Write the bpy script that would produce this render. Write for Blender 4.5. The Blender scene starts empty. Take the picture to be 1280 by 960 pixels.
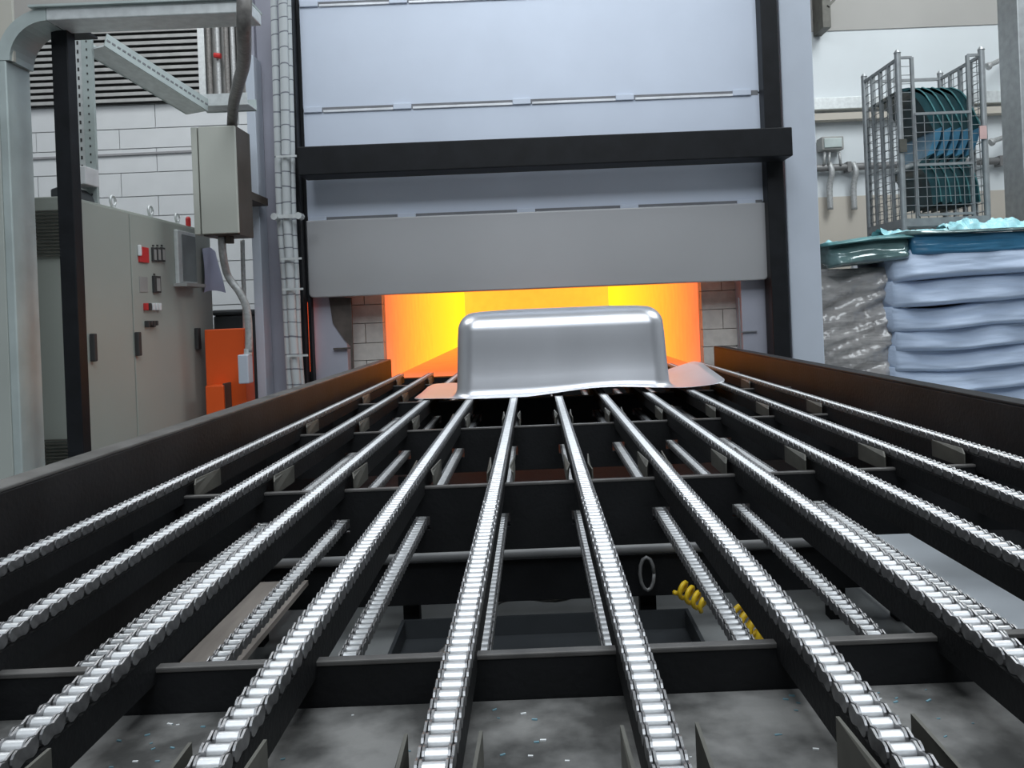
import bpy, bmesh, math, random
from mathutils import Vector, Matrix, noise
random.seed(7)
S = bpy.context.scene
COL = S.collection

# ------------------------------------------------------------------ camera
FPX, VPX, VPY, CZ, ROLL = 995.0, 666.0, 390.0, 1.40, math.radians(2.3)
cr, sr = math.cos(ROLL), math.sin(ROLL)
cam_d = bpy.data.cameras.new('camera'); cam = bpy.data.objects.new('camera', cam_d); COL.objects.link(cam)
cam_d.sensor_width = 36.0; cam_d.lens = FPX / 1280 * 36
cam_d.shift_x = (640 - VPX) / 1280; cam_d.shift_y = -(480 - VPY) / 1280
cam_d.clip_start = 0.05; cam_d.clip_end = 200
cam.matrix_world = Matrix(((cr, sr, 0, 0), (0, 0, -1, 0), (-sr, cr, 0, CZ), (0, 0, 0, 1)))
S.camera = cam

# ------------------------------------------------------------------ world, lights, exposure
W = bpy.data.worlds.new('hall_air'); S.world = W; W.use_nodes = True
W.node_tree.nodes['Background'].inputs[0].default_value = (0.72, 0.83, 1.0, 1)
W.node_tree.nodes['Background'].inputs[1].default_value = 0.3

def area(name, loc, target, sx, sy, power, color):
    l = bpy.data.lights.new(name, 'AREA'); l.shape = 'RECTANGLE'; l.size = sx; l.size_y = sy
    l.energy = power; l.color = color
    o = bpy.data.objects.new(name, l); COL.objects.link(o); o.location = loc
    o.rotation_euler = (Vector(target) - Vector(loc)).to_track_quat('-Z', 'Y').to_euler()
    return o
area('skylight_over_conveyor', (0.3, 0.6, 8.7), (0.3, 1.6, 0), 5, 5, 400, (0.90, 0.96, 1.0))
area('fill_behind_camera', (0.5, -3.5, 8.7), (0.4, 3.0, 2.4), 9, 3, 560, (0.86, 0.93, 1.0))  # unseen area light added to brighten the furnace door
area('skylight_right_bay', (5.5, 7.5, 8.7), (4.6, 9.5, 2.0), 3, 6, 640, (0.93, 0.98, 1.0))
area('skylight_left_bay', (-4.6, 7.5, 8.7), (-4.6, 10.0, 2.0), 3, 5, 380, (0.95, 0.98, 1.0))

S.view_settings.view_transform = 'Standard'; S.view_settings.look = 'None'
S.view_settings.gamma = 1.0; S.view_settings.use_curve_mapping = False
S.view_settings.exposure = 0.0

# ------------------------------------------------------------------ helpers
def P(px, py, Y):
    a = (px - VPX) * Y / FPX; b = (VPY - py) * Y / FPX
    return Vector((a * cr + b * sr, Y, CZ - a * sr + b * cr))

def mat(name, col, rough=0.5, metal=0.0, var=0.12, scale=6.0, bump=0.0, bscale=60.0, stretch=None, emit=None, estr=0.0,
        col2=None, cmin=0.3, cmax=0.7, coat=0.0, spec=0.5, rvar=0.0):
    m = bpy.data.materials.new(name); m.use_nodes = True
    nt = m.node_tree; N = nt.nodes; L = nt.links; b = N['Principled BSDF']
    tc = N.new('ShaderNodeTexCoord'); mp = N.new('ShaderNodeMapping'); L.new(tc.outputs['Object'], mp.inputs[0])
    if stretch: mp.inputs['Scale'].default_value = stretch
    nz = N.new('ShaderNodeTexNoise'); nz.inputs['Scale'].default_value = scale; nz.inputs['Detail'].default_value = 5
    L.new(mp.outputs[0], nz.inputs['Vector'])
    r = N.new('ShaderNodeValToRGB'); r.color_ramp.elements[0].position = cmin; r.color_ramp.elements[1].position = cmax
    c1 = [max(0, c * (1 - var)) for c in col[:3]]; c2 = [min(1, c * (1 + var)) for c in col[:3]] if col2 is None else col2
    if col2 is not None: c1 = col
    r.color_ramp.elements[0].color = (*c1[:3], 1); r.color_ramp.elements[1].color = (*c2[:3], 1)
    L.new(nz.outputs['Fac'], r.inputs[0]); L.new(r.outputs[0], b.inputs['Base Color'])
    b.inputs['Roughness'].default_value = rough; b.inputs['Metallic'].default_value = metal
    b.inputs['Specular IOR Level'].default_value = spec
    b.inputs['Coat Weight'].default_value = coat
    if rvar > 0:
        mr = N.new('ShaderNodeMapRange'); mr.inputs['To Min'].default_value = max(0, rough - rvar); mr.inputs['To Max'].default_value = rough + rvar
        L.new(nz.outputs['Fac'], mr.inputs[0]); L.new(mr.outputs[0], b.inputs['Roughness'])
    if bump > 0:
        n2 = N.new('ShaderNodeTexNoise'); n2.inputs['Scale'].default_value = bscale; n2.inputs['Detail'].default_value = 4
        L.new(mp.outputs[0], n2.inputs['Vector'])
        bp = N.new('ShaderNodeBump'); bp.inputs['Strength'].default_value = bump; bp.inputs['Distance'].default_value = 0.01
        L.new(n2.outputs['Fac'], bp.inputs['Height']); L.new(bp.outputs[0], b.inputs['Normal'])
    if emit is not None:
        b.inputs['Emission Color'].default_value = (*emit, 1); b.inputs['Emission Strength'].default_value = estr
    return m

M = {}
M['black_steel'] = mat('black_steel', (0.009, 0.0095, 0.0105), 0.6, 0.0, 0.35, 5, 0.15, 80, spec=0.22)
M['guard_steel'] = mat('guard_steel', (0.013, 0.0128, 0.014), 0.55, 0.0, 0.45, 4, 0.12, 60, spec=0.28)
M['worn_edge'] = mat('worn_edge', (0.13, 0.125, 0.12), 0.5, 0.4, 0.35, 9)
M['bracket'] = mat('bracket', (0.10, 0.098, 0.085), 0.55, 0.3, 0.25, 12)
M['roller'] = mat('roller_steel', (0.74, 0.75, 0.76), 0.42, 0.65, 0.10, 40)
M['link'] = mat('link_steel', (0.26, 0.26, 0.265), 0.40, 0.8, 0.3, 60)
M['strand'] = mat('strand_steel', (0.42, 0.43, 0.44), 0.42, 0.8, 0.25, 50)
M['tray'] = mat('dusty_tray', (0.125, 0.124, 0.12), 0.66, 0.1, 0.6, 9, 0.3, 30, cmin=0.38, cmax=0.62)
M['concrete'] = mat('concrete_floor', (0.29, 0.30, 0.30), 0.55, 0, 0.3, 1.5, 0.1, 30)
M['scrap_blue'] = mat('scrap_blue', (0.16, 0.30, 0.36), 0.5)
M['scrap_white'] = mat('scrap_white', (0.7, 0.72, 0.72), 0.6)
M['door'] = mat('door_sheet', (0.64, 0.70, 0.81), 0.48, 0.2, 0.03, 2.0, 0.02, 8)
M['skirt'] = mat('skirt_steel', (0.56, 0.56, 0.57), 0.40, 0.7, 0.03, 1.2)
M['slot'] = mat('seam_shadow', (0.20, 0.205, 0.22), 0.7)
M['tab'] = mat('seam_tab', (0.80, 0.82, 0.86), 0.4, 0.2)
M['frame_black'] = mat('frame_black', (0.008, 0.009, 0.011), 0.5, 0, 0.3, 8, 0.05, 100, spec=0.25)
M['pale_column'] = mat('pale_column', (0.55, 0.60, 0.68), 0.45, 0.1, 0.05, 2)
M['lilac_column'] = mat('lilac_column', (0.36, 0.36, 0.42), 0.5, 0.1, 0.08, 3)
M['facade'] = mat('facade_sheet', (0.42, 0.43, 0.50), 0.45, 0.2, 0.08, 3)
M['dark_brown'] = mat('facade_brown', (0.085, 0.07, 0.062), 0.8, 0, 0.3, 9)  # dark brown for the painted shade patch, the lip and the edge strip
M['brick'] = mat('refractory_brick', (0.58, 0.55, 0.51), 0.85, 0, 0.10, 14, 0.2, 60)
M['housing'] = mat('furnace_housing', (0.25, 0.26, 0.28), 0.6)
M['tub'] = mat('tub_steel', (0.73, 0.74, 0.775), 0.37, 0.88, 0.05, 3, 0.02, 10, stretch=(1, 1, 0.3), rvar=0.03)
M['beige'] = mat('cabinet_beige', (0.36, 0.385, 0.35), 0.45, 0, 0.04, 1.5)
M['beige_dark'] = mat('cabinet_seam', (0.035, 0.035, 0.035), 0.6)
M['beige_box'] = mat('box_beige', (0.50, 0.51, 0.46), 0.45, 0, 0.04, 2)
M['box_side'] = mat('box_brown', (0.07, 0.055, 0.045), 0.5)
M['louver'] = mat('louver_grey', (0.30, 0.30, 0.29), 0.5)
M['galv'] = mat('galvanised', (0.45, 0.51, 0.50), 0.5, 0.3, 0.12, 5, 0.03, 20)
M['galv_light'] = mat('galvanised_light', (0.66, 0.69, 0.69), 0.45, 0.4, 0.10, 22)
M['cream'] = mat('cream_panel', (0.52, 0.50, 0.44), 0.5, 0.1, 0.05, 1.2)
M['white_block'] = mat('painted_block', (0.66, 0.68, 0.69), 0.8, 0, 0.03, 3, 0.08, 40)
M['wall'] = mat('painted_wall', (0.66, 0.70, 0.72), 0.8, 0, 0.04, 0.8)
M['wall_upper'] = mat('upper_wall', (0.40, 0.39, 0.37), 0.8, 0, 0.05, 0.8)
M['dado'] = mat('beige_dado', (0.52, 0.48, 0.42), 0.8, 0, 0.05, 1.0)
M['joint'] = mat('block_joint', (0.56, 0.57, 0.58), 0.9)
M['ledge'] = mat('ledge_grey', (0.3, 0.3, 0.31), 0.8)
M['hall_grey'] = mat('hall_grey', (0.42, 0.43, 0.44), 0.8, 0, 0.05, 0.7)
M['trunk'] = mat('duct_sheet', (0.42, 0.45, 0.42), 0.5, 0.2, 0.08, 1.5)
M['orange'] = mat('orange_paint', (0.78, 0.10, 0.012), 0.45, 0, 0.05, 3)
M['dark_plastic'] = mat('dark_plastic', (0.045, 0.05, 0.055), 0.45)
M['red'] = mat('red_plastic', (0.55, 0.03, 0.03), 0.4)
M['yellow'] = mat('yellow_plastic', (0.75, 0.50, 0.02), 0.4)
M['white_plastic'] = mat('white_plastic', (0.72, 0.73, 0.74), 0.5)
M['glass_dark'] = mat('panel_glass', (0.16, 0.18, 0.18), 0.15)
M['paper'] = mat('paper_lilac', (0.60, 0.62, 0.78), 0.8, 0, 0.05, 5, 0.1, 10)
M['conduit'] = mat('conduit_grey', (0.20, 0.19, 0.18), 0.5, 0.2, 0.25, 30)
M['conduit_light'] = mat('conduit_light', (0.42, 0.43, 0.43), 0.45, 0.3, 0.2, 40)
M['pipe'] = mat('grey_pipe', (0.22, 0.22, 0.22), 0.5, 0.3)
M['plank'] = mat('brown_board', (0.34, 0.30, 0.27), 0.7, 0, 0.2, 5, stretch=(4, 0.5, 1))
M['pale_rail'] = mat('pale_lower_rail', (0.58, 0.62, 0.66), 0.5, 0.1, 0.06, 3)
M['wrap_blue'] = mat('pale_blue_foam', (0.44, 0.53, 0.68), 0.6, 0, 0.05, 4, 0.25, 14, stretch=(0.6, 1, 4))
M['film'] = mat('clear_film_over_board', (0.40, 0.385, 0.375), 0.15, 0.0, 0.25, 5, 1.0, 13, stretch=(0.5, 1, 3.5), coat=1.0)
M['teal_tub'] = mat('teal_glossy', (0.10, 0.17, 0.17), 0.12, 0.1, 0.3, 6, 0.3, 12, coat=1.0)
M['blue_rim'] = mat('blue_rim', (0.03, 0.14, 0.25), 0.35, 0, 0.15, 4)
M['cyan_film'] = mat('cyan_film', (0.42, 0.78, 0.84), 0.3, 0, 0.15, 12, 0.4, 25)
M['cage'] = mat('cage_galvanised', (0.34, 0.36, 0.37), 0.45, 0.5, 0.12, 12)
M['mesh_wire'] = mat('cage_wire', (0.30, 0.32, 0.33), 0.45, 0.5, 0.1)
M['shell'] = mat('teal_shell', (0.012, 0.055, 0.065), 0.30, 0, 0.35, 6, coat=0.4)
M['shell_edge'] = mat('teal_shell_edge', (0.09, 0.24, 0.25), 0.35, 0, 0.3, 9)
M['shell_band'] = mat('blue_shell_band', (0.06, 0.20, 0.32), 0.35, 0, 0.25, 7)
M['white_frame'] = mat('white_frame', (0.80, 0.82, 0.83), 0.45)
M['pink_box'] = mat('pink_box', (0.62, 0.42, 0.40), 0.7)

def braid():
    m = bpy.data.materials.new('braided_hose'); m.use_nodes = True
    nt = m.node_tree; N = nt.nodes; L = nt.links; b = N['Principled BSDF']
    tc = N.new('ShaderNodeTexCoord'); w = N.new('ShaderNodeTexWave'); w.bands_direction = 'Z'
    w.inputs['Scale'].default_value = 2.6; w.inputs['Distortion'].default_value = 3.5; w.inputs['Detail'].default_value = 1
    L.new(tc.outputs['Object'], w.inputs['Vector'])
    r = N.new('ShaderNodeValToRGB'); r.color_ramp.elements[0].position = 0.006; r.color_ramp.elements[1].position = 0.03
    r.color_ramp.elements[0].color = (0.16, 0.17, 0.20, 1); r.color_ramp.elements[1].color = (0.50, 0.53, 0.54, 1)
    L.new(w.outputs['Fac'], r.inputs[0]); L.new(r.outputs[0], b.inputs['Base Color']); b.inputs['Roughness'].default_value = 0.55
    return m
M['braid'] = braid()

def hot(name, rgb, strength):
    return mat(name, (0.5, 0.4, 0.3), 0.9, 0, 0.1, 6, emit=rgb, estr=strength)

class MB:
    def __init__(s): s.v = []; s.f = []
    def add(s, vs, fs):
        n = len(s.v); s.v += [Vector(v) for v in vs]; s.f += [tuple(i + n for i in f) for f in fs]; return s
    def box(s, x0, x1, y0, y1, z0, z1):
        if x0 > x1: x0, x1 = x1, x0
        if y0 > y1: y0, y1 = y1, y0
        if z0 > z1: z0, z1 = z1, z0
        return s.add([(x0,y0,z0),(x1,y0,z0),(x1,y1,z0),(x0,y1,z0),(x0,y0,z1),(x1,y0,z1),(x1,y1,z1),(x0,y1,z1)],
                     [(0,3,2,1),(4,5,6,7),(0,1,5,4),(1,2,6,5),(2,3,7,6),(3,0,4,7)])
    def bar(s, a, b, w, h, up=(0, 0, 1)):
        a = Vector(a); b = Vector(b); d = (b - a).normalized(); r = d.cross(Vector(up)).normalized(); u = r.cross(d)
        vs = []
        for p in (a, b):
            for i, j in ((-1,-1),(1,-1),(1,1),(-1,1)): vs.append(p + r * (w/2*i) + u * (h/2*j))
        return s.add(vs, [(0,1,2,3),(7,6,5,4),(4,5,1,0),(5,6,2,1),(6,7,3,2),(7,4,0,3)])
    def cyl(s, a, b, r, n=12, r2=None):
        a = Vector(a); b = Vector(b); d = (b - a).normalized(); r2 = r if r2 is None else r2
        e = d.orthogonal().normalized(); g = d.cross(e)
        vs = []
        for p, q in ((a, r), (b, r2)):
            for i in range(n):
                t = 2*math.pi*i/n; vs.append(p + (e*math.cos(t) + g*math.sin(t))*q)
        vs += vs[:]      # caps keep their own vertices so that smooth shading stays crisp at the rim
        fs = [(i, (i+1) % n, n+(i+1) % n, n+i) for i in range(n)] + [tuple(range(3*n-1, 2*n-1, -1)), tuple(range(3*n, 4*n))]
        return s.add(vs, fs)
    def tube(s, pts, r, n=8):
        pts = [Vector(p) for p in pts]; m = len(pts); vs = []
        e = None
        for i, p in enumerate(pts):
            d = (pts[min(i+1, m-1)] - pts[max(i-1, 0)]).normalized()
            e = d.orthogonal().normalized() if e is None else (e - d*e.dot(d)).normalized()
            g = d.cross(e)
            for k in range(n):
                t = 2*math.pi*k/n; vs.append(p + (e*math.cos(t) + g*math.sin(t))*r)
        fs = [(i*n+k, i*n+(k+1) % n, (i+1)*n+(k+1) % n, (i+1)*n+k) for i in range(m-1) for k in range(n)]
        fs += [tuple(range(n-1, -1, -1)), tuple(range((m-1)*n, m*n))]
        return s.add(vs, fs)
    def prism(s, poly, axis, a0, a1):
        # poly: list of 2D points in the other two axes (cyclic order x,y,z without axis)
        def mk(p, a):
            return {0: (a, p[0], p[1]), 1: (p[0], a, p[1]), 2: (p[0], p[1], a)}[axis]
        n = len(poly); vs = [mk(p, a0) for p in poly] + [mk(p, a1) for p in poly]
        return s.add(vs, [(i, (i+1) % n, n+(i+1) % n, n+i) for i in range(n)] + [tuple(range(n-1, -1, -1)), tuple(range(n, 2*n))])
    def mesh(s, name):
        me = bpy.data.meshes.new(name); me.from_pydata([tuple(v) for v in s.v], [], s.f)
        bm = bmesh.new(); bm.from_mesh(me); bmesh.ops.recalc_face_normals(bm, faces=bm.faces); bm.to_mesh(me); bm.free()
        return me
    def build(s, name, m, parent=None, smooth=False, bevel=0.0, origin=None):
        me = s.mesh(name)
        if isinstance(m, str): m = M[m]
        me.materials.append(m)
        return link(name, me, parent, smooth, bevel, origin)

def link(name, me, parent=None, smooth=False, bevel=0.0, origin=None):
    o = bpy.data.objects.new(name, me); COL.objects.link(o)
    if origin is not None:
        me.transform(Matrix.Translation(-Vector(origin))); o.location = origin
    if smooth:
        for p in me.polygons: p.use_smooth = True
    if bevel > 0:
        b = o.modifiers.new('bevel', 'BEVEL'); b.width = bevel; b.segments = 2; b.limit_method = 'ANGLE'; b.angle_limit = math.radians(40)
    if parent is not None:
        o.parent = parent
        q = parent; t = Vector()
        while q is not None: t += q.location; q = q.parent
        o.location = Vector(o.location) - t
    return o

def tag(o, label, cat, group=None, kind=None):
    if label: o['label'] = label
    if cat: o['category'] = cat
    if group: o['group'] = group
    if kind: o['kind'] = kind
    return o

def thing(name, loc, label, cat, group=None):
    o = bpy.data.objects.new(name, None); COL.objects.link(o); o.location = loc; o.empty_display_size = 0.1
    return tag(o, label, cat, group)

def structure(o): o['kind'] = 'structure'; return o

def smooth_path(pts, sub=6):
    pts = [Vector(p) for p in pts]; out = []
    for i in range(len(pts)-1):
        p0 = pts[max(i-1, 0)]; p1 = pts[i]; p2 = pts[i+1]; p3 = pts[min(i+2, len(pts)-1)]
        for k in range(sub):
            t = k/sub
            out.append(0.5*((2*p1) + (p2-p0)*t + (2*p0-5*p1+4*p2-p3)*t*t + (3*p1-p0-3*p2+p3)*t**3))
    out.append(pts[-1]); return out

def B(x0, x1, y0, y1, z0, z1): return MB().box(x0, x1, y0, y1, z0, z1)

# ------------------------------------------------------------------ setting
WY = 12.0
structure(MB().add([(-9,-9,0),(9,-9,0),(9,16,0),(-9,16,0)], [(0,1,2,3)]).build('floor', 'concrete'))
structure(B(-9.2, 9.2, -9.2, 16, 9.0, 9.2).build('ceiling', 'hall_grey'))
structure(B(-9.2, -9.0, -9.2, 16, 0, 9.0).build('wall_left', 'hall_grey'))
structure(B(9.0, 9.2, -9.2, 16, 0, 9.0).build('wall_right', 'hall_grey'))
structure(B(-9.0, 9.0, -9.2, -9.0, 0, 9.0).build('wall_rear', 'hall_grey'))
wl = structure(B(-9, -2.6, WY, WY+0.3, 0, 9).build('wall_left_back', 'joint'))
wr = structure(B(2.6, 9, WY, WY+0.3, 0, 9).build('wall_right_back', 'wall'))

# painted blocks of the left back wall (courses of long blocks)
row_h = 0.36; zrow = 0.02; r = 0
blk = {}
while zrow < 4.9:
    h = row_h if r % 3 else 0.30
    x = -8.6 + (0.55 if r % 2 else 0.0)
    while x < -2.7:
        x1 = min(x + 1.25, -2.62)
        key = (round(x1 - x, 3), h)
        if key not in blk:
            me = B(0, x1-x-0.012, -0.03, 0.0, 0, h-0.014).mesh('block'); me.materials.append(M['white_block']); blk[key] = me
        o = link('wall_block', blk[key], wl); o.location = (x, WY - random.uniform(0, 0.004), zrow)
        x = x1
    zrow += h; r += 1

# right back wall: upper beige band, dado, tray, conduit
B(2.6, 9, WY-0.02, WY, 5.45, 9).build('upper_band', 'wall_upper', wr)
B(2.6, 9, WY-0.03, WY, 0, 2.95).build('dado', 'dado', wr)

# ------------------------------------------------------------------ furnace
fur = thing('furnace', (0.05, 6.9, 0), 'large glowing industrial furnace with pale steel front behind the lifting door', 'furnace')
FY = 6.70
XL, XR = P(475, 420, FY).x, P(883, 410, FY).x
# interior heated panels
NP = 26
ys = [1/((1/7.0)*(1-k/NP) + (1/15.2)*(k/NP)) for k in range(NP+1)]
for i in range(NP):
    t = i/(NP-1)
    rgb = (1.05, 0.15 + 0.72*t**1.1, 0.055 - 0.045*t)
    hm = hot('hot_wall_%d' % i, rgb, 1.0)
    B(XL-0.2, XL, ys[i], ys[i+1], 0.6, 2.1).build('heating_panel', hm, fur)
    B(XR, XR+0.2, ys[i], ys[i+1], 0.6, 2.1).build('heating_panel', hm, fur)
B(XL-0.2, XR+0.2, 15.2, 15.4, 0.6, 2.1).build('back_wall', hot('hot_back', (1.05, 0.38, 0.04), 1.0), fur)
B(XL-0.2, XR+0.2, 7.0, 15.4, 2.1, 2.3).build('chamber_roof', hot('hot_roof', (0.7, 0.12, 0.02), 1.0), fur)
B(XL, XR, 7.0, 15.2, 0.60, 0.86).build('hearth', hot('hot_hearth', (0.55, 0.10, 0.035), 1.0), fur)
B(XL-0.05, XR+0.05, 6.88, 6.998, 0, 0.868).build('sill', 'black_steel', fur)
# refractory bricks on the jambs, each its own piece
def jamb(x0, x1, n):
    B(x0, x1, 6.93, 6.99, 0.6, 2.1).build('jamb_backing', 'brick', fur)
    z = 0.87; hs = [0.17, 0.15, 0.17, 0.16, 0.19, 0.20, 0.22]
    w = (x1-x0)/n
    for k, h in enumerate(hs):
        cuts = [x0, x1] if k % 2 else [x0, x0+(x1-x0)*0.52, x1]
        for a, b in zip(cuts, cuts[1:]):
            y = 6.86 + random.uniform(-0.006, 0.006)
            B(a+0.0025, b-0.0025, y, 6.93, z+0.0025, z+h-0.0025).build('brick', 'brick', fur, bevel=0.002)
        z += h
xb_l, xb_r = P(440, 420, 6.86).x, P(921, 410, 6.86).x
jamb(xb_l-0.05, XL, 2); jamb(XR, xb_r+0.05, 2)
# facade sheets beside the mouth
B(P(380,400,FY).x, xb_l, FY-0.02, 6.95, 0, 2.3).build('facade_sheet', 'facade', fur, bevel=0.006)
B(xb_r, P(972,400,FY).x, FY-0.02, 6.95, 0, 2.3).build('facade_sheet', 'facade', fur, bevel=0.006)
# plate with brown shading painted in, shelf lip and dark edge strip of the left sheet
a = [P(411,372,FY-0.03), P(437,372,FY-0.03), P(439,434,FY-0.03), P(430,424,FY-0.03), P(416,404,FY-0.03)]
MB().add(a + [v+Vector((0,0.008,0)) for v in a], [(0,1,2,3,4),(9,8,7,6,5)]+[(i,(i+1)%5,5+(i+1)%5,5+i) for i in range(5)]).build('shade_patch', 'dark_brown', fur)
MB().bar(P(417,436,FY-0.04), P(438,435,FY-0.04), 0.03, 0.012).build('lip', 'dark_brown', fur)
MB().bar(P(438,372,FY-0.03), P(441,466,FY-0.03), 0.02, 0.02, up=(0,1,0)).build('edge_strip', 'dark_brown', fur)
MB().bar(P(923,372,FY-0.03), P(926,440,FY-0.03), 0.012, 0.012, up=(0,1,0)).build('edge_strip', 'slot', fur)
MB().bar(P(926,415,FY-0.03), P(946,414,FY-0.03), 0.02, 0.008).build('lip', 'slot', fur)
# housing mass behind the front
B(P(380,400,FY).x, P(972,400,FY).x, 6.98, 15.8, 2.32, 5.2).build('housing', 'housing', fur)
B(-2.2, XL-0.22, 6.96, 15.8, 0, 2.3).build('housing_side', 'housing', fur)
B(XR+0.22, 2.35, 6.96, 15.8, 0, 2.3).build('housing_side', 'housing', fur)
# glowing gap beside the left post
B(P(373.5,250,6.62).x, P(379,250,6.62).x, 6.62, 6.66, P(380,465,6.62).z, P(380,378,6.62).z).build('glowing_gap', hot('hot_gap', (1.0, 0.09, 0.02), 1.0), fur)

# right pale column, left lilac column with light angle
c0, c1 = P(981, 250, 6.66).x, P(1021, 250, 6.66).x
tag(B(c0, c1, 6.62, 6.95, 0, 5.0).build('steel_column', 'pale_column', None, bevel=0.01, origin=(c0, 6.62, 0)),
    'wide pale blue-grey steel column right of the black post', 'column')
lc = thing('steel_column', (P(330,300,6.6).x, 6.6, 0), 'lilac-grey steel column with a light edge angle left of the braided hoses', 'column')
B(P(322,260,6.62).x, P(368,260,6.62).x, 6.62, 6.95, 0, 5.0).build('web', 'lilac_column', lc, bevel=0.008)
B(P(313,260,6.42).x, P(324,260,6.42).x, 6.42, 6.6, 0, P(320,70,6.45).z).build('edge_angle', 'pale_column', lc, bevel=0.004)
B(P(320,260,6.6).x, P(328,260,6.6).x, 6.56, 6.9, 0, 5.0).build('flange', 'lilac_column', lc, bevel=0.004)

# black post frame with crossbar
bf = thing('door_guide_frame', (0.05, 6.5, 0), 'black steel post frame with a heavy crossbar across the furnace door', 'frame')
B(P(960,250,6.45).x, P(981,250,6.45).x, 6.45, 6.64, 0, 5.0).build('post', 'frame_black', bf, bevel=0.006)
B(P(362,250,6.45).x, P(374.5,250,6.45).x, 6.45, 6.56, 0, 5.0).build('post', 'frame_black', bf, bevel=0.006)
B(P(379.5,250,6.56).x, P(383,250,6.56).x, 6.56, 6.64, 0, 5.0).build('post_lip', 'frame_black', bf)
B(P(374,250,6.66).x, P(380,250,6.66).x, 6.665, 6.675, 0, 5.0).build('back_strip', 'frame_black', bf)
za = P(680,171,6.2).z; zb = P(680,207,6.2).z
B(P(372,200,6.2).x, P(991,180,6.2).x, 6.2, 6.45, zb, za).build('crossbar', 'frame_black', bf, bevel=0.008)

# lifting door
door = thing('furnace_door', (0.05, 6.62, 2.0), 'pale sheet-metal lifting furnace door with slotted seams above the glowing mouth', 'door')
dx0, dx1 = P(384,250,6.62).x, P(954,250,6.62).x
DY = 6.58
z_bot = P(675,361,DY).z; z_s1 = P(670,264,DY).z; z_s2 = P(665,127,DY).z; z_s3 = P(660,-5,DY).z
# skirt: folded box with rounded lower corners
def rrect(x0, x1, z0, z1, r, n=5):
    pts = []
    for cx, cz, a0 in ((x1-r, z0+r, -90), (x1-0.01, z1-0.01, 0), (x0+0.01, z1-0.01, 90), (x0+r, z0+r, 180)):
        rr = r if cz < (z0+z1)/2 else 0.01
        for k in range(n+1):
            t = math.radians(a0 + 90*k/n); pts.append((cx+rr*math.cos(t), cz+rr*math.sin(t)))
    return pts
MB().prism(rrect(dx0, dx1, z_bot, z_s1-0.006, 0.04), 1, DY-0.03, 6.68).build('skirt', 'skirt', door, bevel=0.012)
for za_, zb_ in ((z_s1+0.006, z_s2-0.006), (z_s2+0.006, z_s3-0.006), (z_s3+0.006, 4.9)):
    B(dx0, dx1, DY, 6.68, za_, zb_).build('panel', 'door', door, bevel=0.006)
# seams: recessed shadow strip, raised lip below each slot, overlapping tabs
for zs in (z_s1, z_s2, z_s3):
    L = dx1-dx0
    tabs = [0.02, 0.215, 0.475, 0.70, 0.955]
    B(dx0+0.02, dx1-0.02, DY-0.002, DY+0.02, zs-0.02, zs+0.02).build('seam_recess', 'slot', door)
    for a, b in zip(tabs, tabs[1:]):
        B(dx0+L*a+0.1, dx0+L*b-0.06, DY-0.016, DY, zs-0.024, zs-0.004).build('seam_lip', 'tab', door, bevel=0.003)
    for t in tabs:
        B(dx0+L*t-0.06, dx0+L*t+0.09, DY-0.02, DY, zs-0.022, zs+0.026).build('seam_tab', 'door', door, bevel=0.004)

# ------------------------------------------------------------------ conveyor frame
RT, BT, PIT = 0.95, 0.90, 0.0254     # roller top height, beam top height, chain pitch
CH = 0.236
XS = [CH*(k+0.5) for k in range(-5, 6)]
GL, GR = -1.20, 1.50
cf = thing('conveyor_frame', (0.15, 3.5, 0), 'black steel chain conveyor frame leading to the furnace mouth', 'conveyor')
def guard(x, s, name):
    y0, y1, zt = 0.35, 6.66, 1.045
    o = B(x, x+s*0.014, y0, y1, 0.10, zt).build('side_guard', 'guard_steel', cf, bevel=0.003)
    B(x+s*0.001, x+s*0.075, y0, y1, zt-0.0, zt+0.010).build('top_flange', 'worn_edge' if s < 0 else 'guard_steel', o, bevel=0.003)
    B(x+s*0.012, x+s*0.075, y0, y1, 0.08, 0.10).build('bottom_flange', 'guard_steel', o)
guard(GL, -1, 'left'); guard(GR, 1, 'right')
BY = [1.17*k for k in range(1, 6)] 
for y in BY:
    m = MB().box(GL, GR, y, y+0.012, BT-0.195, 0.772).box(GL, GR, y, y+0.012, 0.812, BT-0.008)   # openings let the return strands through
    ed = [GL] + [e for x in XS for e in (x-0.027, x+0.027)] + [GR]
    for q in range(0, len(ed), 2): m.box(ed[q], ed[q+1], y, y+0.012, 0.772, 0.812)
    o = m.build('cross_beam', 'black_steel', cf)
    B(GL, GR, y-0.002, y+0.016, BT-0.008, BT).build('worn_top_edge', 'worn_edge', o, bevel=0.002)
# guide bars under every chain
for x in XS:
    o = B(x-0.016, x+0.016, 0.42, 6.35, BT-0.022, RT-0.024).build('guide_bar', 'black_steel', cf)
    B(x-0.007, x+0.007, 0.42, 6.35, RT-0.024, RT-0.0175).build('wear_strip', 'link', o)
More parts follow.
